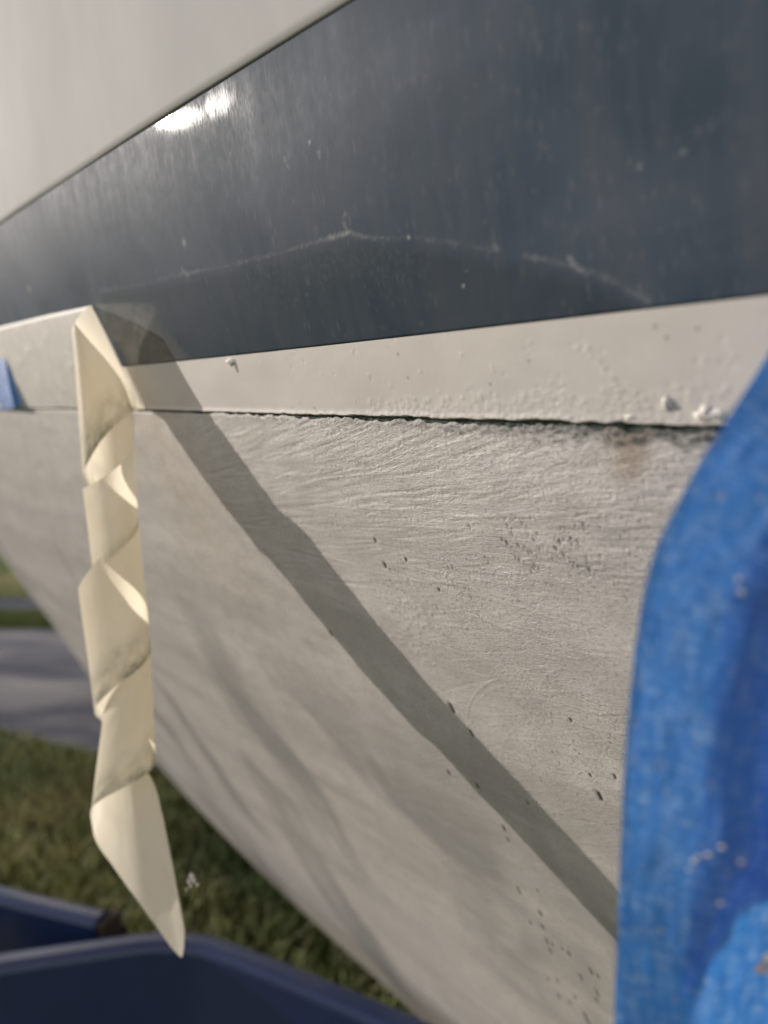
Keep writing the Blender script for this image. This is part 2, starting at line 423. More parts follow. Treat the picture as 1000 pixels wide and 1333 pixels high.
# --- bottom paint: sanding scratches, swirls, pits, blisters
H = Field(-.14, .75, -.45, .02); D = Field(-.14, .75, -.45, .02)
def ang_field(x, y):
    a = np.interp(y, [560, 600, 650, 720, 800, 950, 1150], [-20, -15, -4, 3, 13, 16, 20])
    if x > 700 and y < 660: a = a*.35
    return R(a)
def scratch(x, y, L, w, amp, bend=0.0, da=0.0):
    a = ang_field(x, y)+da; pts = []; px, py = x, y
    for k in range(7):
        pts.append((px, py)); px += math.cos(a)*L/6; py += math.sin(a)*L/6; a += bend/6
    H.stroke(pts, w, amp, jit=.35)
def region(k, x0, x1, y0, y1): return zip(rng.uniform(x0, x1, k), rng.uniform(y0, y1, k))
for x, y in region(560, 330, 930, 562, 760):
    scratch(x, y, rng.uniform(25, 110), rng.uniform(.00035, .0006), rng.choice([1, 1, -1])*rng.uniform(.00006, .00015), rng.normal(0, .12), rng.normal(0, .12))
for x, y in region(150, 250, 480, 560, 690):
    scratch(x, y, rng.uniform(25, 70), rng.uniform(.0006, .001), rng.choice([1, -1])*rng.uniform(.00006, .00014), rng.normal(0, .15), rng.normal(0, .12))
for x, y in region(420, 480, 820, 740, 1180):
    scratch(x, y, rng.uniform(20, 120), rng.uniform(.0003, .0005), rng.choice([1, 1, -1])*rng.uniform(.00004, .0001), rng.normal(0, .25), rng.normal(0, .25))
for x, y in region(120, 620, 800, 870, 1100):
    scratch(x, y, rng.uniform(15, 60), rng.uniform(.0003, .0004), rng.choice([1, -1])*rng.uniform(.00002, .00005), rng.normal(0, .6), rng.uniform(-1.6, 1.6))
for pts in ([(460,630),(520,595),(560,565)], [(420,640),(540,600),(640,590),(700,600)], [(430,690),(500,684),(600,690),(700,700),(860,702)],
            [(590,768),(680,792),(760,820)], [(540,640),(640,628),(760,615)], [(560,780),(660,820),(740,840)], [(640,650),(780,640),(900,642)]):
    H.stroke(pts, .00045, .00012, jit=.2)
def arc(cx, cy, r, a0_, a1_, amp, w=.0004, sq=1.0):
    H.stroke([(cx+r*math.cos(t), cy+r*sq*math.sin(t)) for t in np.linspace(R(a0_), R(a1_), 22)], w, amp, jit=.2)
arc(660, 935, 52, 170, 300, .00016); arc(660, 940, 46, 180, 320, .00008); arc(598, 930, 18, 20, 110, .00016, sq=1.0)
arc(735, 905, 34, 180, 290, .00014); arc(750, 920, 36, 180, 300, .00007)
for k in range(26):
    arc(rng.uniform(690, 760), rng.uniform(930, 1000), rng.uniform(18, 75), rng.uniform(0, 360), rng.uniform(380, 470), rng.choice([1, -1])*rng.uniform(.00003, .00008), .0003)
for k in range(14):
    r_ = 30+k*5.5; arc(540, 1010, r_, 60, 140, .00006*rng.uniform(.5, 1.3), .0004)
for k in range(16):
    arc(700+k*5, 1230+k*6, 38, -70, 20, .00007*rng.uniform(.5, 1.3), .0004)
def pit(x, y, w, h_, deep=1.0):
    q = on_hull(x, y)
    if q is None: return
    pxs = .00032*np.interp(x, [200, 500, 800], [1.6, 1.05, .8])*np.interp(y, [550, 1300], [1, 1.25])
    tilt = rng.uniform(-.3, .1)
    m = 5
    for k in range(m):
        t = (k-(m-1)/2)/m*h_
        qq = on_hull(x+t*.45, y+t)
        if qq is None: return
        H.dot(qq[0], qq[1], w*pxs*.55, w*pxs*.5, -.00045*deep); D.dot(qq[0], qq[1], w*pxs*.5, w*pxs*.42, 1.15*min(1, deep))  # pits are sunk and also given a darker colour
    qq = on_hull(x+w*.6+h_*.3, y+h_*.7)
    if qq: H.dot(qq[0], qq[1], w*pxs*.6, w*pxs*.5, .00022)
for x, y, w, h_ in ((588,922,6,11),(780,1037,6,10),(584,1007,4,4),(620,1024,4,5),(613,955,4,8),(800,1012,3,6),(743,938,3,4),(768,1010,3,4),
                    (570,768,3,3),(500,736,4,5),(487,704,3,3),(527,729,3,4),(675,1160,4,10),(703,1190,4,7),(690,1203,3,6),(706,1208,4,7),(711,1226,4,8),
                    (718,1230,3,6),(716,1239,3,9),(740,1243,4,6),(731,1236,3,4),(769,1266,4,9),(756,1274,4,8),(778,1272,3,6),(713,1276,3,4),(725,1278,3,6),
                    (727,1298,4,6),(748,1300,3,6),(777,1294,4,12),(776,1303,3,7),(762,1324,5,10),(742,1306,3,5),(700,1160,2,4),(430,825,5,4),(655,1080,4,6),(660,1094,3,5),(685,1046,3,3)):
    pit(x, y, w, h_)
for x, y in zip(rng.normal(712, 42, 70), rng.normal(722, 22, 70)):            # pitted dark patch
    pit(x, y, rng.uniform(1.5, 4), rng.uniform(1, 6), rng.uniform(.2, .7))
for x, y in region(70, 500, 640, 720, 830): pit(x, y, rng.uniform(1.2, 2.6), rng.uniform(1, 4), rng.uniform(.15, .5))
for x, y in region(40, 780, 890, 640, 800): pit(x, y, rng.uniform(1.2, 2.6), rng.uniform(1, 5), rng.uniform(.15, .5))
for x, y in region(50, 690, 800, 930, 1080): pit(x, y, rng.uniform(1.2, 2.6), rng.uniform(1, 5), rng.uniform(.15, .5))
for k in range(170):                                   # blistered patch
    t = rng.random(); x = 515+t*50+rng.normal(0, 16); y = 775+t*75+rng.normal(0, 16); q = on_hull(x, y)
    r_ = rng.uniform(.0005, .0011); H.dot(q[0], q[1], r_, r_*.8, .00028*rng.uniform(.4, 1.2))
for k in range(1900):                                   # grime below the seam
    x = rng.uniform(330, 945); dens = np.interp(x, [330, 600, 800, 945], [.35, .7, 1, 1])
    y = np.interp(x, [300, 460, 620, 940], [540, 547, 552, 560])-3+abs(rng.normal(0, 9*dens)); q = on_hull(x, y)
    D.dot(q[0], q[1], rng.uniform(.0005, .0026), rng.uniform(.0003, .0007), rng.uniform(.2, 1.1)*dens*(rng.random() < .6))
for pts, w, a in (([(818,567),(829,573),(836,580)], .0007, .9), ([(848,562),(875,576),(900,590)], .0005, .8), ([(352,540),(362,548)], .0007, .8), ([(880,560),(895,570)], .0006, .8)):
    D.stroke(pts, w, a)
RU = Field(-.14, .75, -.06, .02)
for k in range(220):
    x = 817+rng.normal(0, 9); y = 558+abs(rng.normal(0, 24)); q = on_hull(x, y); RU.dot(q[0], q[1], rng.uniform(.0012, .003), rng.uniform(.001, .003), rng.uniform(.1, .5))

fine = .00045
sB = s_columns(fine)
zr = [0.0]
while zr[-1] < 1.0:
    v = zr[-1]; zr.append(v + (.00045 if v < .22 else .0012 if v < .42 else .02))
zr = np.array(zr); zr = zr[zr < .985]
gap = .0012+.0009*np.clip((.35-sB)/.35, 0, 1.3) + .0009*fbm(sB*170, sB*0, 5, 21)
gap = np.where(sB > .42, .0012, np.maximum(gap, .0004))
top_b = Z3(sB) - gap
zz = top_b[None, :] - zr[:, None]*((.985+top_b)/.985)[None, :]
ss = np.broadcast_to(sB, zz.shape)
inside = (ss > -.14) & (ss < .74) & (zz > -.44)
disp = np.where(inside, H.at(ss, zz), 0)
depth_ = np.clip((ss+.1)/.5, 0, 1)
low = fbm(ss*30, zz*70, 3, 41)*.00022 + fbm(ss*9, zz*14, 3, 44)*.0005
edge = -.00035*np.exp(-(zr[:, None]/.0008)**2) + .00010*fbm(ss*300, zz*500, 3, 9)*np.exp(-(zr[:, None]/.004)**2)
off = -.0007 + disp + low*np.clip(1.0, 0, 1) + edge
P = hull_p(ss, zz, off)
# --- darker streaks trailing along the hull low down
qa, qb = on_hull(215, 860), on_hull(500, 1265)
tl = (qb[1]-qa[1])/(qb[0]-qa[0]); nm = math.hypot(1, tl); print('streak', qa, qb, tl)
ac, al = (zz-tl*ss)/nm, (ss+tl*zz)/nm
wob = .30*fbm(ss*12, zz*12, 2, 66)
sm = np.clip(fbm(al*5.0+wob, ac*13+wob, 3, 61)*1.5-.08, 0, 1)*np.clip((-zz-.155+.12*(ss-.2))/.14, 0, 1)*np.clip((ss+.02)/.2, 0, 1)*.75
sz = np.stack([ss, zz, 0*zz], -1)
worn = np.clip((.52-ss)/.25, .06, 1)*np.clip((zz+.25)/.13, .04, 1)
worn *= np.clip(.72+.6*fbm(ss*14, zz*22, 3, 71), .3, 1.3)
rows_c = 8                                             # round the bilge to the keel
lastz, lastP = zz[-1], P[-1]
bo = grid_obj('bottom_paint', P, M_bottom, boat, {'sz': sz, 'mark_tone': np.where(inside, np.clip(D.at(ss, zz), 0, 1), 0),
     'rust': np.where(inside, np.clip(RU.at(ss, zz)*1.3, 0, .9), 0)*(zz > -.055), 'dark_streak': np.clip(sm, 0, .8), 'worn': worn})
bo['label'] = 'scratched and pitted grey bottom paint below the seam'

# --- pale band with a built-up lower lip
HP = Field(-.14, .75, -.06, .08); DP = Field(-.14, .75, -.06, .08)
for k in range(520):
    x = rng.uniform(480, 950); yb = np.interp(x, [460, 620, 800, 940], [541, 545, 549, 551]); y = yb-3-abs(rng.normal(0, np.interp(x, [480, 700, 950], [8, 16, 18])))
    q = on_hull(x, y); r_ = rng.uniform(.0004, .0009); HP.dot(q[0], q[1], r_, r_, rng.uniform(.00008, .00026))
for k in range(26):
    t = k/25; x = 763+48*t+rng.normal(0, 1.5); y = 452+58*t+rng.normal(0, 1.5); q = on_hull(x, y); HP.dot(q[0], q[1], .0006, .0005, .00026)
for k in range(60):
    x = rng.uniform(340, 960); y = rng.uniform(440, 540); q = on_hull(x, y); HP.dot(q[0], q[1], .0005, .0005, rng.choice([1, -1])*.00016)
for x, y in ((533,492),(520,461),(855,425),(910,428),(870,440),(690,470),(640,500)):
    q = on_hull(x, y); DP.dot(q[0], q[1], .0004, .0004, .7)
for k in range(160):
    x = rng.uniform(380, 900); y = np.interp(x, [300, 460, 620, 940], [536, 541, 545, 551])-abs(rng.normal(0, 3)); q = on_hull(x, y); DP.dot(q[0], q[1], .0007, .0003, rng.uniform(.1, .5))
sP = s_columns(.0006); nP = 90
bot = Z3(sP)+.0004*fbm(sP*190, sP*0+3, 5, 31)*np.clip((.6-sP)/.4, 0, 1); top = Z2(sP)
u = np.linspace(0, 1, nP)[:, None]
zz = top[None]*(1-u)+bot[None]*u; ss = np.broadcast_to(sP, zz.shape); ins = (ss > -.14) & (ss < .74)
lip = .0007*np.exp(-((zz-bot[None])/.0016)**2)
offp = .0006+lip+np.where(ins, HP.at(ss, zz), 0)+.0002*fbm(ss*25, zz*40, 3, 51)
offp[-1] = -.0025; 
zz2 = zz.copy(); zz2[-2] -= .0
P = hull_p(ss, zz2, offp)
grid_obj('boot_top_band', P, M_pale, boat, {'sz': np.stack([ss, zz, 0*zz], -1), 'mark_tone': np.where(ins, np.clip(DP.at(ss, zz), 0, 1), 0)})
# --- dark seam below the lip
u = np.linspace(0, 1, 5)[:, None]
zs = (Z3(sB)+.001)[None]*(1-u)+(top_b-.0004)[None]*u; ss = np.broadcast_to(sB, zs.shape)
sel = (sB > -.4) & (sB < 3)
grid_obj('seam_gap', hull_p(ss[:, sel], zs[:, sel], -.0016+.0005*fbm(ss*400, zs*700, 2, 8)[:, sel]), M_seam, boat)

# --- navy stripe
SC = Field(-.14, 1.2, -.02, .2)
def scuffline(pts, w, a, k=1.0, spread=1.5):
    pts = np.array(pts, float); seg = np.hypot(*np.diff(pts, axis=0).T); L = np.concatenate([[0], np.cumsum(seg)])
    m = int(L[-1]/1.5)
    for t in rng.uniform(0, L[-1], int(m*k)):
        x = np.interp(t, L, pts[:, 0])+rng.normal(0, .8); y = np.interp(t, L, pts[:, 1])+rng.normal(0, spread); q = on_hull(x, y)
        if q: SC.dot(q[0], q[1], w*rng.uniform(.4, 1.3), w*rng.uniform(.3, .8), a*rng.uniform(.2, 1)*np.clip(.85+1.0*vnoise(np.array(t*.06), np.array(.5), 19), .08, 1))
scuffline([(235,357),(300,345),(360,330),(430,310)], .0006, .28, 2.2, 1.0)
scuffline([(130,378),(180,372),(235,357)], .0009, .22, 1.6, 1.2)
scuffline([(428,310),(445,305),(455,302),(465,306),(478,309)], .0006, .6, 5, 1.2)
scuffline([(452,300),(447,285),(450,277)], .0004, .4, 1.5)
scuffline([(478,309),(540,309),(640,325)], .0005, .28, 1.3, 1.5)
scuffline([(682,332),(720,340),(750,347),(790,362),(820,378),(845,392)], .0006, .26, 3.0, 1.3)
scuffline([(740,335),(748,345),(762,358)], .0005, .5, 2); scuffline([(640,318),(648,326)], .0007, .3, 2)
scuffline([(180,180),(190,205),(200,232)], .0011, .35, 3, 1.0)
scuffline([(416,205),(415,190)], .0004, .5, 2); scuffline([(370,206),(377,218)], .0003, .5, 3); scuffline([(238,352),(246,358)], .0008, .4, 2)
for x, y, r_, a in ((403,185,.0004,1.2),(603,372,.0003,1.3),(607,353,.0002,1),(833,217,.0005,.35),(889,198,.0005,.35),(38,376,.0016,.6),(240,316,.0012,.5),(532,309,.0004,.9),(300,200,.0004,.4)):
    q = on_hull(x, y); SC.dot(q[0], q[1], r_, r_, a)
for k in range(420):
    x = rng.uniform(200, 980); y = rng.uniform(20, 440); q = on_hull(x, y)
    if q and q[1] < .19: SC.dot(q[0], q[1], rng.uniform(.0002, .0005), rng.uniform(.0003, .0014), rng.uniform(.02, .13))
for k in range(260):
    x = rng.uniform(330, 560); y = np.interp(x, [330, 450, 560], [345, 320, 330])+abs(rng.normal(0, 30)); q = on_hull(x, y)
    SC.dot(q[0], q[1], rng.uniform(.0003, .0006), rng.uniform(.0003, .0008), rng.uniform(.01, .07))
for k in range(500):                                   # fine pale wiping marks near the top edge
    x = rng.normal(310, 55); y = rng.normal(135, 50); q = on_hull(x, y)
    if q and q[1] < .19: SC.dot(q[0], q[1], .0002, rng.uniform(.0008, .002), rng.uniform(.03, .16))
sN = s_columns(.0009); nN = 190
u = np.linspace(0, 1, nN)[:, None]
zz = Z1(sN)[None]*(1-u)+Z2(sN)[None]*u; ss = np.broadcast_to(sN, zz.shape); ins = (ss > -.14) & (ss < 1.19) & (zz < .198)
offn = .0001+.00012*fbm(ss*10, zz*14, 3, 81)+.00003*fbm(ss*60, zz*18, 2, 83)
offn[0] = -.001; offn[-1] = -.0012
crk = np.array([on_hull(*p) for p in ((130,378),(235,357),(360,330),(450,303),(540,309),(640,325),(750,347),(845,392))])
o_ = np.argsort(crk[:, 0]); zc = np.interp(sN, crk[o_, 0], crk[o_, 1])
worn_reflN = np.clip((zc[None]-zz)/.006, 0, 1)*((ss > crk[:, 0].min()) & (ss < crk[:, 0].max()))
WF = Field(-.14, 1.2, -.02, .2)                        # dark reflections of the surroundings, painted into the stripe colour
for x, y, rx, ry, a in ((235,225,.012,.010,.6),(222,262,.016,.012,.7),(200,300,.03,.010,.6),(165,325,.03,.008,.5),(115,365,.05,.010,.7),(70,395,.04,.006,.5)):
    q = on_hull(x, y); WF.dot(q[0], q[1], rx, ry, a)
worn_reflN = np.clip(worn_reflN + np.where(ins, np.clip(WF.at(ss, zz), 0, 1)*1.5*np.clip(.8+.8*fbm(ss*30, zz*40, 3, 85), 0, 1.2), 0), 0, 1.4)
BF = Field(-.14, 1.2, -.02, .2)
for x, y, rx, ry, a in ((290,122,.0045,.0045,.9),(303,117,.003,.004,.6),(276,130,.003,.004,.5),(320,150,.009,.012,.25),(60,262,.03,.006,.35),(20,285,.03,.006,.3),(600,150,.16,.03,.10),(120,300,.10,.03,.10)):
    q = on_hull(x, y); BF.dot(q[0], q[1], rx, ry, a)
for x, y in ((135,405),(160,410),(185,430),(175,455),(200,455),(150,425),(215,465)):
    q = on_hull(x, y); BF.dot(q[0], q[1], .022, .013, 1.0)
nv = grid_obj('navy_stripe', hull_p(ss, zz, offn), M_navy, boat, {'sz': np.stack([ss, zz, 0*zz], -1), 'scuff': np.where(ins, np.clip(SC.at(ss, zz), 0, 1), 0), 'worn': worn_reflN, 'buff': np.where(ins, np.clip(BF.at(ss, zz), 0, 1), 0)})  # worn: wear below the scuff line plus painted dark reflections
nv['label'] = 'faded navy stripe with a pale scuff line and sun glint'

# --- topsides up to the deck, deck, far side, keel bottom
sT = s_columns(.004); nT = 60
u = np.linspace(0, 1, nT)[:, None]**1.5
zz = (Z1(sT)+.0)[None]*(1-u)+.75*u; ss = np.broadcast_to(sT, zz.shape)
offt = .0007+.0003*fbm(ss*8, zz*8, 3, 91); offt[0] = -.0004
zz = zz.copy(); zz[1] = Z1(sT)+.0003
grid_obj('topside', hull_p(ss, zz, offt), M_top, boat, {'sz': np.stack([ss, zz, 0*zz], -1)})
sF = np.linspace(-1.6, 3.45, 80)
def mirror(s, z):
    q = 2*QC-hull_q(z, s); return s[..., None]*d+q[..., None]*n+z[..., None]*zup
zf = np.linspace(.75, -.985, 40)[:, None]*np.ones((1, 80)); sf = np.broadcast_to(sF, zf.shape)
grid_obj('far_side', mirror(sf, zf), M_under, boat)
w = np.linspace(0, 1, 9)[:, None]
def close(za, drop):
    a = hull_p(sF, np.full(80, za)); b = mirror(sF, np.full(80, za))
    return a[None]*(1-w[..., None])+b[None]*w[..., None]+drop*(np.sin(math.pi*w)[..., None])*zup
grid_obj('deck', close(.75, .05), M_top, boat); grid_obj('keel_bottom', close(-.985, -.12), M_under, boat)
zt = np.linspace(.75, -.985, 30); a = hull_p(np.full(30, -1.6), zt); b = mirror(np.full(30, -1.6), zt)
grid_obj('transom', a[None]*(1-w[..., None])+b[None]*w[..., None], M_top, boat)

# --- blobs and flakes of old paint along the lip
def blobs(name, items, label=None):
    V = []; Fc = []
    for (x, y, rx, ry, hh) in items:
        q = on_hull(x, y)
        if not q: continue
        base = len(V); m, k = 10, 5
        for j in range(k):
            th = j/(k-1)*math.pi/2*1.0
            for i in range(m):
                a = 2*math.pi*i/m; rr = 1.1*math.cos(th)*(1+.22*rng.normal()*(j < k-1))
                V.append(hull_p(np.array(q[0]+rx*rr*math.cos(a)), np.array(q[1]+ry*rr*math.sin(a)), -.0005+hh*.9*math.sin(th)*rng.uniform(.75, 1.2)))
        for j in range(k-1):
            for i in range(m):
                Fc.append([base+j*m+i, base+j*m+(i+1) % m, base+(j+1)*m+(i+1) % m, base+(j+1)*m+i])
    o = mesh_obj(name, np.array(V), Fc, M_blob, boat); 
    if label: o['label'] = label
    return o
blobs('paint_blob', [(915,543,.0026,.0022,.0024),(922,540,.0026,.0026,.0028),(930,542,.0028,.0022,.0026),(939,542,.0028,.0022,.0026),(947,545,.002,.0016,.002)], 'lumpy run of dried paint by the blue tape')
blobs('paint_blob', [(871,526,.0016,.0026,.003)]); blobs('paint_blob', [(822,544,.003,.0015,.0022),(815,546,.0016,.0012,.0016)])
blobs('paint_blob', [(541,532,.0007,.0012,.0014)]); blobs('paint_blob', [(622,535,.0007,.001,.0013)])
# raised shred at the top of the band: a torn flake with two legs
def shred(px, lift, parent, name, mat, wdt=.0016, thick=.0004):
    q = [on_hull(x, y) for x, y in px]; V = []; Fc = []
    for (s_, z_), l in zip(q, lift):
        for a in (-.5, .5): V.append(hull_p(np.array(s_+a*wdt), np.array(z_+a*wdt*.5), l)); 
        for a in (-.5, .5): V.append(hull_p(np.array(s_+a*wdt), np.array(z_+a*wdt*.5), max(l-thick, 0)))
    for i in range(len(q)-1):
        b = i*4; Fc += [[b, b+1, b+5, b+4], [b+2, b+6, b+7, b+3], [b, b+4, b+6, b+2], [b+1, b+3, b+7, b+5]]
    Fc += [[0, 2, 3, 1], [len(V)-4, len(V)-3, len(V)-1, len(V)-2]]
    return mesh_obj(name, np.array(V), Fc, mat, parent, smooth=False)
fl = blobs('paint_flake', [(303,472,.0034,.0020,.0036),(309,480,.0020,.0026,.0018)])
fl['label'] = 'tiny white paint flake standing off the pale band'

# ------------------------------------------------------------------ masking tape: stuck end and hanging curl
D0 = on_hull(150, 440); att = hull_p(np.array(D0[0]), np.array(D0[1]))
tape = empty('masking_tape', tuple(att+np.array([0, 0, CZ])))
tag(tape, 'cream masking tape peeled off the hull and hanging in a long spiral curl', 'tape')
# stuck part, ends at the slanting peel line
nr, nc = 40, 160
tp = np.array([on_hull(-80, 447), on_hull(0, 425), on_hull(60, 410), on_hull(120, 397)]); bt = np.array([on_hull(-80, 530), on_hull(0, 530), on_hull(90, 530), on_hull(187, 530)])
uu = np.linspace(0, 1, nc)
def along(a):
    L = np.concatenate([[0], np.cumsum(np.hypot(*np.diff(a, axis=0).T))]); L /= L[-1]
    return np.stack([np.interp(uu, L, a[:, 0]), np.interp(uu, L, a[:, 1])], -1)
A, B = along(tp), along(bt); vv = np.linspace(0, 1, nr)[:, None, None]
Q = A[None]*(1-vv)+B[None]*vv; ss, zz = Q[..., 0], Q[..., 1]
bub = np.clip(fbm(ss*55, zz*130, 3, 101)-.12, 0, 1)
offs = .0011+.0004*bub*np.sin(math.pi*vv[..., 0])**.5; offs[0] = .0; 
ds = np.clip(vv[..., 0]*2.2-1.1, 0, 1)*bub*1.2
grid_obj('stuck_strip', hull_p(ss, zz, offs), M_stuck, tape, {'uvm': np.stack([ss, zz, 0*ss], -1), 'mark_tone': ds})['label'] = 'flat stuck end of the masking tape, greyish and blistered'

# hanging curl: rulings (phase, x, top y, bottom y) read off the turns; depth follows the turn
Yc = float(att[1]) - .020
RAD = .0198
keys = [ # phase in half turns: 0 = right extreme, 1 = left extreme; front on the way from right to left
    (0.0, 120, 397, 187, 530), (0.3, 113, 401, 165, 540), (0.6, 103, 411, 132, 572), (0.85, 95, 423, 112, 606), (1.0, 93, 430, 107, 622),
    (1.5, 138, 487, 141, 655), (2.0, 176, 550, 181, 684), (2.1, 172, 574, 180, 692), (2.25, 164, 598, 172, 702), (2.5, 140, 618, 150, 720), (2.75, 118, 631, 128, 738), (3.0, 107, 637, 121, 748),
    (3.5, 146, 652, 160, 800), (4.0, 180, 672, 198, 848), (4.5, 144, 712, 160, 886), (4.75, 118, 745, 134, 908), (5.0, 101, 768, 122, 926),
    (5.5, 152, 800, 166, 958), (6.0, 197, 836, 204, 992), (6.5, 166, 880, 161, 1026), (7.0, 133, 932, 117, 1056),
    (7.25, 145, 958, 124, 1094), (7.5, 166, 985, 164, 1152), (7.8, 186, 1000, 214, 1222), (7.95, 196, 1006, 234, 1250), (8.1, 206, 1036, 239, 1246), (8.3, 214, 1072, 241, 1205)]
K = np.array(keys, float)
# replace even sampling between extremes by a turn-like (cosine) run of x
ph = np.linspace(0, K[-1, 0], 620)
def interp_col(c, kind):
    if kind == 'y': return np.interp(ph, K[:, 0], K[:, c])
    ext = K[(K[:, 0] % 1 == 0) & (K[:, 0] >= 1) & (K[:, 0] <= 7)]
    out = np.interp(ph, K[:, 0], K[:, c])
    for i in range(len(ext)-1):
        m = (ph >= ext[i, 0]) & (ph <= ext[i+1, 0]); t = ph[m]-ext[i, 0]
        e = (1-np.cos(math.pi*t))/2; e = .72*e+.28*t
        out[m] = ext[i, c]+(ext[i+1, c]-ext[i, c])*e
    return out
xt, yt, xb, yb = interp_col(1, 'x'), interp_col(2, 'y'), interp_col(3, 'x'), interp_col(4, 'y')
sk = lambda a, k=9: np.convolve(np.pad(a, k, mode='edge'), np.ones(2*k+1)/(2*k+1), 'valid')
xt, yt, xb, yb = sk(xt, 5), sk(yt), sk(xb, 5), sk(yb)
front = np.sin(math.pi*ph)                               # + = towards the viewer on right-to-left runs
Rr = np.interp(ph, [0, .3, 1, 3, 5, 7, 7.6, 8.3], [0, .6, 1.2, 1.08, .94, .84, .7, .35])*RAD
nv_ = 46; P = np.zeros((nv_, len(ph), 3)); tv = np.linspace(0, 1, nv_)
top_end = np.array([hull_p(np.array(a[0]), np.array(a[1]), .0012) for a in [on_hull(120+(187-120)*t, 397+(530-397)*t) for t in tv]])
for j, t in enumerate(tv):
    x = xt*(1-t)+xb*t; y = yt*(1-t)+yb*t
    for i in range(len(ph)):
        Y = Yc-Rr[i]*front[i]
        if ph[i] < .9:                                   # leaves the hull at the peel line
            k = ph[i]/.9; k = k*k*(3-2*k)
            Y0 = top_end[j][1]-.0015-.010*math.sin(math.pi*min(1, k*1.1))*.8
            Y = Y0*(1-k)+Y*k
        P[j, i] = at_y(x[i], y[i], Y)
tw = np.linspace(0, 1, nv_)[:, None]
lenm = ph[None]*.045
crin = .00028*fbm(lenm*110+0*tw, tw*3+0*lenm, 4, 111)+.0004*fbm(lenm*40+tw*2, tw*2+0*lenm, 2, 112)
P[..., 1] += crin
mark_tone = np.clip((tw-.62)/.38, 0, 1)**1.4*(.55+.6*fbm(lenm*140+0*tw, tw*9+0*lenm, 3, 121))  # darker towards the lower edge, stronger on some turns
seg = np.interp(ph, [0, 1.1, 1.9, 2.4, 3.6, 4.2, 5, 5.6, 6.2, 7, 7.2, 8.3], [1, 1, .2, .25, .3, 1, 1, .5, .9, .9, .1, .0])[None]
mark_tone = np.clip(mark_tone*seg*1.25, 0, .95)
grid_obj('hanging_curl', P, M_tape, tape, {'uvm': np.stack([lenm+0*tw, tw*.05+0*lenm, 0*lenm*tw], -1), 'mark_tone': mark_tone})
# fuzzy shred of paper caught beside the tip
V = []; Fc = []
for (x, y, r_) in ((249,1141,4.5),(252,1146,3.5),(246,1147,3),(248,1153,2.5),(257,1152,1.8),(243,1158,1.6)):
    c = at_y(x, y, Yc-.002); b = len(V); rr = r_*.00046
    for i in range(6):
        a = 2*math.pi*i/6
        for j in range(4): 
            t = -1+2*j/3; V.append(c+rr*np.array([math.cos(a)*math.sqrt(max(.05, 1-t*t)), math.sin(a)*math.sqrt(max(.05, 1-t*t)), t*1.3])*rng.uniform(.7, 1.3))
    for i in range(6):
        for j in range(3): Fc.append([b+i*4+j, b+((i+1) % 6)*4+j, b+((i+1) % 6)*4+j+1, b+i*4+j+1])
    for i in range(4): pass
# thread that holds the shred to the tape
p0, p1 = at_y(240, 1165, Yc), at_y(249, 1146, Yc-.002)
b = len(V)
for p in (p0, p1):
    for o in ((.0002, 0, 0), (-.0001, .0002, 0), (-.0001, -.0002, 0)): V.append(p+np.array(o))
Fc += [[b, b+1, b+4, b+3], [b+1, b+2, b+5, b+4], [b+2, b, b+3, b+5]]
mesh_obj('paper_shred', np.array(V), Fc, M_blob, tape)

# ------------------------------------------------------------------ blue tape hanging close to the lens
eL = np.array([(1085,330),(1050,385),(1000,460),(925,577),(877,662),(857,702),(844,740),(834,790),(827,840),(820,905),(813,980),(807,1090),(803,1200),(799,1340),(798,1420)], float)
nrB = 160; nB = 90
yy = np.linspace(0, 1, nrB); L = np.concatenate([[0], np.cumsum(np.hypot(*np.diff(eL, axis=0).T))]); L /= L[-1]
exl, eyl = np.interp(yy, L, eL[:, 0]), np.interp(yy, L, eL[:, 1]); exl, eyl = sk(exl, 3), sk(eyl, 3)
uu = np.linspace(0, 1, nB)
topq = on_hull(1085, 330); topP = hull_p(np.array(topq[0]), np.array(topq[1]))
P = np.zeros((nrB, nB, 3))
YB = .158
for i in range(nrB):
    e = at_y(exl[i], eyl[i], 1.0)
    t = yy[i]; hang = np.clip((t-.02)/.22, 0, 1); hang = hang*hang*(3-2*hang)
    base = at_y(exl[i], eyl[i], (topP[1]-.003)*(1-hang)+YB*hang)
    # across the tape: a rolled left margin that faces the sun, then a flatter face turned to the viewer
    wv = uu*.05
    roll = np.clip(wv/.014, 0, 1)
    dx = wv*.93; dk = np.interp(t, [0, .70, .86, 1], [1.0, 1.0, .5, .45])
    dy = -.0120*dk*sk(np.clip(wv/.0165, 0, 1), 4) + .0045*np.clip((wv-.018)/.02, 0, 1)
    dy = dy*(.55+.45*hang)
    skew = np.interp(t, [0, .3, .5, 1], [.030, .022, .004, 0])
    P[i] = base[None]+np.stack([dx, dy, -skew*uu], -1)
uvm = np.stack([np.broadcast_to(uu*.05, (nrB, nB)), np.broadcast_to(yy[:, None]*.2, (nrB, nB)), np.zeros((nrB, nB))], -1)
P[..., 1] += .00035*fbm(uvm[..., 0]*220, uvm[..., 1]*90, 3, 131)+.0006*fbm(uvm[..., 0]*40, uvm[..., 1]*30, 2, 133)
bt_ = empty('painters_tape', tuple(topP+np.array([0, 0, CZ])))
tag(bt_, 'large strip of blue crepe tape hanging close up at the right', 'tape')
grid_obj('blue_strip', P, M_blue, bt_, {'uvm': uvm, 'mark_tone': np.where(rng.random(uvm.shape[:2]) < .014, rng.uniform(.3, 1, uvm.shape[:2]), 0)})  # pale flecks: sparkle of the crepe painted as bright spots
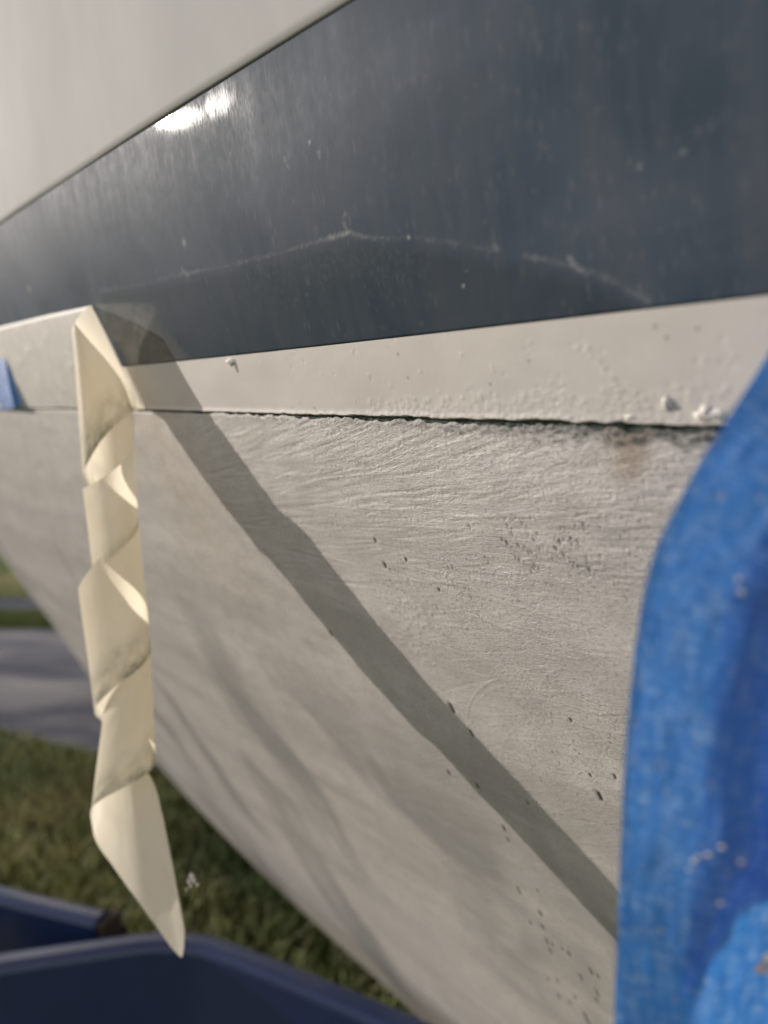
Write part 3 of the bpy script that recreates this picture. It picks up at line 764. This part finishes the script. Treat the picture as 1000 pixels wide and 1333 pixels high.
# doubled-over layer behind it: sunlight only comes through where the tape is single
i0 = 30; kk = np.arange(i0, nrB); jj = np.arange(25, nB)
back = P[np.ix_(kk, jj)].copy(); back[..., 1] += (.0002+.0014*np.clip((np.arange(len(jj))-0)/12, 0, 1))[None, :]
mask = np.ones((len(kk), len(jj)), bool)
pxx = 500+FPX*(back[..., 0])/(back@fw); pyy = 666.5-FPX*(back@upv)/(back@fw)
lim = np.interp(pxx, [800, 870, 900, 925, 950, 975, 1000, 1100], [1420, 1335, 1290, 1235, 1190, 1170, 1163, 1160])
keep = pyy < lim
F = grid_faces(len(kk), len(jj)); kf = keep.ravel()[F].all(1)
mesh_obj('folded_layer', back.reshape(-1, 3), F[kf], M_blue, bt_, attrs={'uvm': uvm[np.ix_(kk, jj)].reshape(-1, 3), 'mark_tone': np.zeros(len(kk)*len(jj))})
# crumbs of paint stuck on the tape
def crumb(x, y, r_, name, mat, parent, col=None):
    r_ = r_*.75
    V = []; Fc = []; 
    i = int(np.argmin((500+FPX*P[..., 0]/(P@fw)-x)**2+(666.5-FPX*(P@upv)/(P@fw)-y)**2)); c = P.reshape(-1, 3)[i]+np.array([0, -r_*.2, 0])
    m, k = 9, 6
    for j in range(k):
        th = -math.pi/2+math.pi*j/(k-1)
        for a in range(m):
            an = 2*math.pi*a/m; q = rng.uniform(.75, 1.2)
            V.append(c+r_*q*np.array([math.cos(th)*math.cos(an)*1.25, math.sin(th)*.6, math.cos(th)*math.sin(an)]))
    for j in range(k-1):
        for a in range(m): Fc.append([j*m+a, j*m+(a+1) % m, (j+1)*m+(a+1) % m, (j+1)*m+a])
    return mesh_obj(name, np.array(V), Fc, mat, parent)
M_crumb = mat_plain('crumb_tan', (.55, .36, .24), .5, (.66, .50, .40), 500, .0003)
crumb(990, 1256, .0016, 'paint_crumb', M_crumb, bt_)['label'] = 'tan paint crumb on the blue tape'
crumb(999, 1246, .0019, 'paint_crumb', M_blob, bt_); crumb(998, 1266, .0009, 'paint_crumb', M_blob, bt_)
for x, y, r_ in ((902,1120,.0007),(910,1117,.0006),(921,1111,.0008),(939,1106,.0007),(965,1124,.0008),(938,1176,.0008),(898,1134,.0005),(961,755,.0007),(966,770,.0007)):
    crumb(x, y, r_, 'paint_crumb', M_blob, bt_)

# ------------------------------------------------------------------ blue tape scrap at the left edge
q0 = on_hull(0, 500)
bl = empty('painters_tape', tuple(hull_p(np.array(q0[0]), np.array(q0[1]))+np.array([0, 0, CZ])))
tag(bl, 'small scrap of blue tape stuck across the seam at the left edge', 'tape')
ta, tb = [(-70, 462), (10, 468)], [(-60, 540), (33, 531)]
A = [np.array(on_hull(*p)) for p in ta]; B = [np.array(on_hull(*p)) for p in tb]
uu, vv = np.meshgrid(np.linspace(0, 1, 40), np.linspace(0, 1, 40))
Q = (A[0][None, None]*(1-uu[..., None])+A[1][None, None]*uu[..., None])*(1-vv[..., None])+(B[0][None, None]*(1-uu[..., None])+B[1][None, None]*uu[..., None])*vv[..., None]
lift = .0022+.009*np.clip(uu-.35, 0, 1)**1.5*vv+.004*np.sin(uu*7)*vv
Pl = hull_p(Q[..., 0], Q[..., 1], lift)
grid_obj('blue_strip', Pl, M_blue, bl, {'uvm': np.stack([uu*.05, vv*.05, 0*uu], -1), 'mark_tone': 0*uu})

# ------------------------------------------------------------------ trailer frame below
zt = -.70
tr = empty('boat_trailer', tuple(at_z(150, 1230, zt)+np.array([0, 0, CZ])))
tr.location.z = 0
tag(tr, 'dark navy painted steel trailer frame low in front of the hull', 'trailer')
def rail(name, pts, w_, h_, mat, parent, bev=.012):
    """bent rail along ground-parallel points: top face w_ wide, sides h_ deep, rounded shoulders"""
    pts = [np.array(p) for p in pts]; prof = []
    for cx, sgn in ((-w_/2, -1), (w_/2, 1)):
        pass
    prof = [(-w_/2, -h_), (-w_/2, -bev)] + [(-w_/2+bev*(1-math.cos(t)), -bev+bev*math.sin(t)) for t in np.linspace(.2, math.pi/2, 5)] \
         + [(w_/2-bev*(1-math.sin(t)), -bev+bev*math.cos(t)) for t in np.linspace(0, math.pi/2-.2, 5)] + [(w_/2, -bev), (w_/2, -h_)]
    m = len(prof); V = []
    for i, p in enumerate(pts):
        t0 = pts[i]-pts[i-1] if i else pts[1]-pts[0]; t1 = pts[i+1]-pts[i] if i < len(pts)-1 else t0
        t0 = t0/np.linalg.norm(t0); t1 = t1/np.linalg.norm(t1); tm = (t0+t1); tm /= np.linalg.norm(tm)
        nrm = np.array([-tm[1], tm[0], 0]); nrm /= np.linalg.norm(nrm); k = 1/max(.4, float(np.dot(tm, t1)))
        for a, b_ in prof: V.append(p+nrm*a*k+zup*b_)
    Fc = []
    for i in range(len(pts)-1):
        for j in range(m):
            Fc.append([i*m+j, i*m+(j+1) % m, (i+1)*m+(j+1) % m, (i+1)*m+j])
    Fc += [list(range(m))[::-1], [(len(pts)-1)*m+j for j in range(m)]]
    return mesh_obj(name, np.array(V), Fc, mat, parent, smooth=False)
def smooth_pts(px, z, k=8):
    p = np.array([at_z(x, y, z) for x, y in px]); out = []
    for i in range(len(p)-1):
        for t in np.linspace(0, 1, k, endpoint=False): out.append(p[i]*(1-t)+p[i+1]*t)
    out.append(p[-1]); out = np.array(out)
    for _ in range(6): out[1:-1] = (out[:-2]+2*out[1:-1]+out[2:])/4
    return list(out)
rail('frame_rail', smooth_pts([(-700,1345),(-300,1292),(0,1248),(200,1218),(262,1222),(330,1246),(560,1342),(900,1500)], zt), .036, .24, M_trailer, tr)
rail('cross_rail', smooth_pts([(-600,1010),(-250,1090),(0,1160),(132,1190)], zt+.01), .034, .20, M_trailer, tr)
rail('end_bracket', [at_z(134, 1191, zt+.004), at_z(146, 1195, zt+.004)], .036, .16, M_rust, tr, .004)['label'] = 'rusty brown bracket at the end of the cross rail'
# green hose lying on the trailer between the rails
hs = empty('hose', tuple(at_z(60, 1205, zt-.12)+np.array([0, 0, CZ])))
tag(hs, 'dark green hose lying between the two navy trailer rails', 'hose')
pp = np.array(smooth_pts([(-120,1260),(-20,1222),(50,1200),(110,1196),(160,1215)], zt-.06)); V = []
for i, p in enumerate(pp):
    t = pp[min(i+1, len(pp)-1)]-pp[max(i-1, 0)]; t /= np.linalg.norm(t); s_ = np.cross(t, zup); s_ /= np.linalg.norm(s_); u_ = np.cross(s_, t)
    for k in range(10): V.append(p+.011*(s_*math.cos(k*math.pi/5)+u_*math.sin(k*math.pi/5)))
Fc = [[i*10+k, i*10+(k+1) % 10, (i+1)*10+(k+1) % 10, (i+1)*10+k] for i in range(len(pp)-1) for k in range(10)]
mesh_obj('hose_pipe', np.array(V), Fc, M_hose, hs)

# ------------------------------------------------------------------ unseen trees out on the left, added to darken the stripe's reflections
M_bark = mat_plain('unseen_tree_bark', (.06, .045, .032), .9, (.10, .08, .06), 12, .01)
M_leaf = mat_plain('unseen_tree_leaves', (.035, .065, .022), .7, (.075, .10, .035), .9)
def tree(az, dist, hgt, wid, seed, label):
    r = np.random.default_rng(seed); az = R(az); base = np.array([-math.sin(az)*dist, math.cos(az)*dist, zg0])
    root = empty('tree', tuple(base+np.array([0, 0, CZ]))); tag(root, label, 'tree')  # unseen tree, added for the stripe's reflections
    V = []; Fc = []
    def limb(p, q, r0, r1, k=7):
        b = len(V); t = (q-p)/np.linalg.norm(q-p); a = np.cross(t, [.3, .9, .1]); a /= np.linalg.norm(a); c = np.cross(t, a)
        for w_, rr in ((0, r0), (.5, (r0+r1)/2), (1, r1)):
            for i in range(k):
                an = 2*math.pi*i/k; V.append(p+(q-p)*w_+rr*(a*math.cos(an)+c*math.sin(an)))
        for j in range(2):
            for i in range(k): Fc.append([b+j*k+i, b+j*k+(i+1) % k, b+(j+1)*k+(i+1) % k, b+(j+1)*k+i])
    top = base+np.array([0, 0, hgt*.62]); limb(base, top, .22, .10)
    cl = []
    for i in range(16):
        a = r.uniform(0, 2*math.pi); h0 = r.uniform(.22, .6); p = base+np.array([0, 0, hgt*h0])
        q = base+np.array([math.cos(a)*wid*r.uniform(.15, .42), math.sin(a)*wid*r.uniform(.15, .42), hgt*r.uniform(max(.3, h0), .92)]); limb(p, q, .06, .02, 5); cl.append(q)
    mesh_obj('unseen_trunk', np.array(V), Fc, M_bark, root)
    k = 5200; c = np.array(cl)[r.integers(0, len(cl), k)]; v_ = r.normal(0, 1, (k, 3)); v_ /= np.linalg.norm(v_, axis=1)[:, None]
    c = c+v_*(wid*.20*r.uniform(.2, 1, (k, 1))**.5)*np.array([1, 1, .8])
    a = r.normal(0, 1, (k, 3)); a /= np.linalg.norm(a, axis=1)[:, None]; b_ = np.cross(a, r.normal(0, 1, (k, 3))); b_ /= np.linalg.norm(b_, axis=1)[:, None]
    sz_ = r.uniform(.09, .2, (k, 1))
    Q = np.stack([c-a*sz_, c+b_*sz_*.5, c+a*sz_, c-b_*sz_*.5], 1).reshape(-1, 3)
    mesh_obj('crown', Q, np.arange(k*4).reshape(-1, 4), M_leaf, root, smooth=False)
tree(51, 16, 8.5, 7.0, 11, 'unseen broad leafy tree nearest the sun, added beyond the driveway on the left')
tree(37, 19, 7.5, 6.5, 12, 'unseen rounder leafy tree farther round towards the bow, added beyond the driveway')

r_ = np.random.default_rng(77); k = 26000
az_ = np.radians(r_.uniform(30, 118, k)); top = 7.4+1.8*vnoise(np.degrees(az_)*.35, az_*0, 5)+1.2*vnoise(np.degrees(az_)*1.3, az_*0, 6)
ds_ = r_.uniform(52, 60, k); hz = top*r_.uniform(0, 1, k)**.8
c = np.stack([-np.sin(az_)*ds_, np.cos(az_)*ds_, zg0+hz], -1)
a = r_.normal(0, 1, (k, 3)); a /= np.linalg.norm(a, axis=1)[:, None]; b_ = np.cross(a, r_.normal(0, 1, (k, 3))); b_ /= np.linalg.norm(b_, axis=1)[:, None]
sz_ = r_.uniform(.25, .6, (k, 1))
wd = mesh_obj('unseen_wood', np.stack([c-a*sz_, c+b_*sz_*.6, c+a*sz_, c-b_*sz_*.6], 1).reshape(-1, 3), np.arange(k*4).reshape(-1, 4), M_leaf, smooth=False)  # unseen belt, added to block the bright horizon in the stripe's reflections
tag(wd, 'unseen far-off belt of trees added along the horizon to darken reflections', 'wood', kind='stuff')
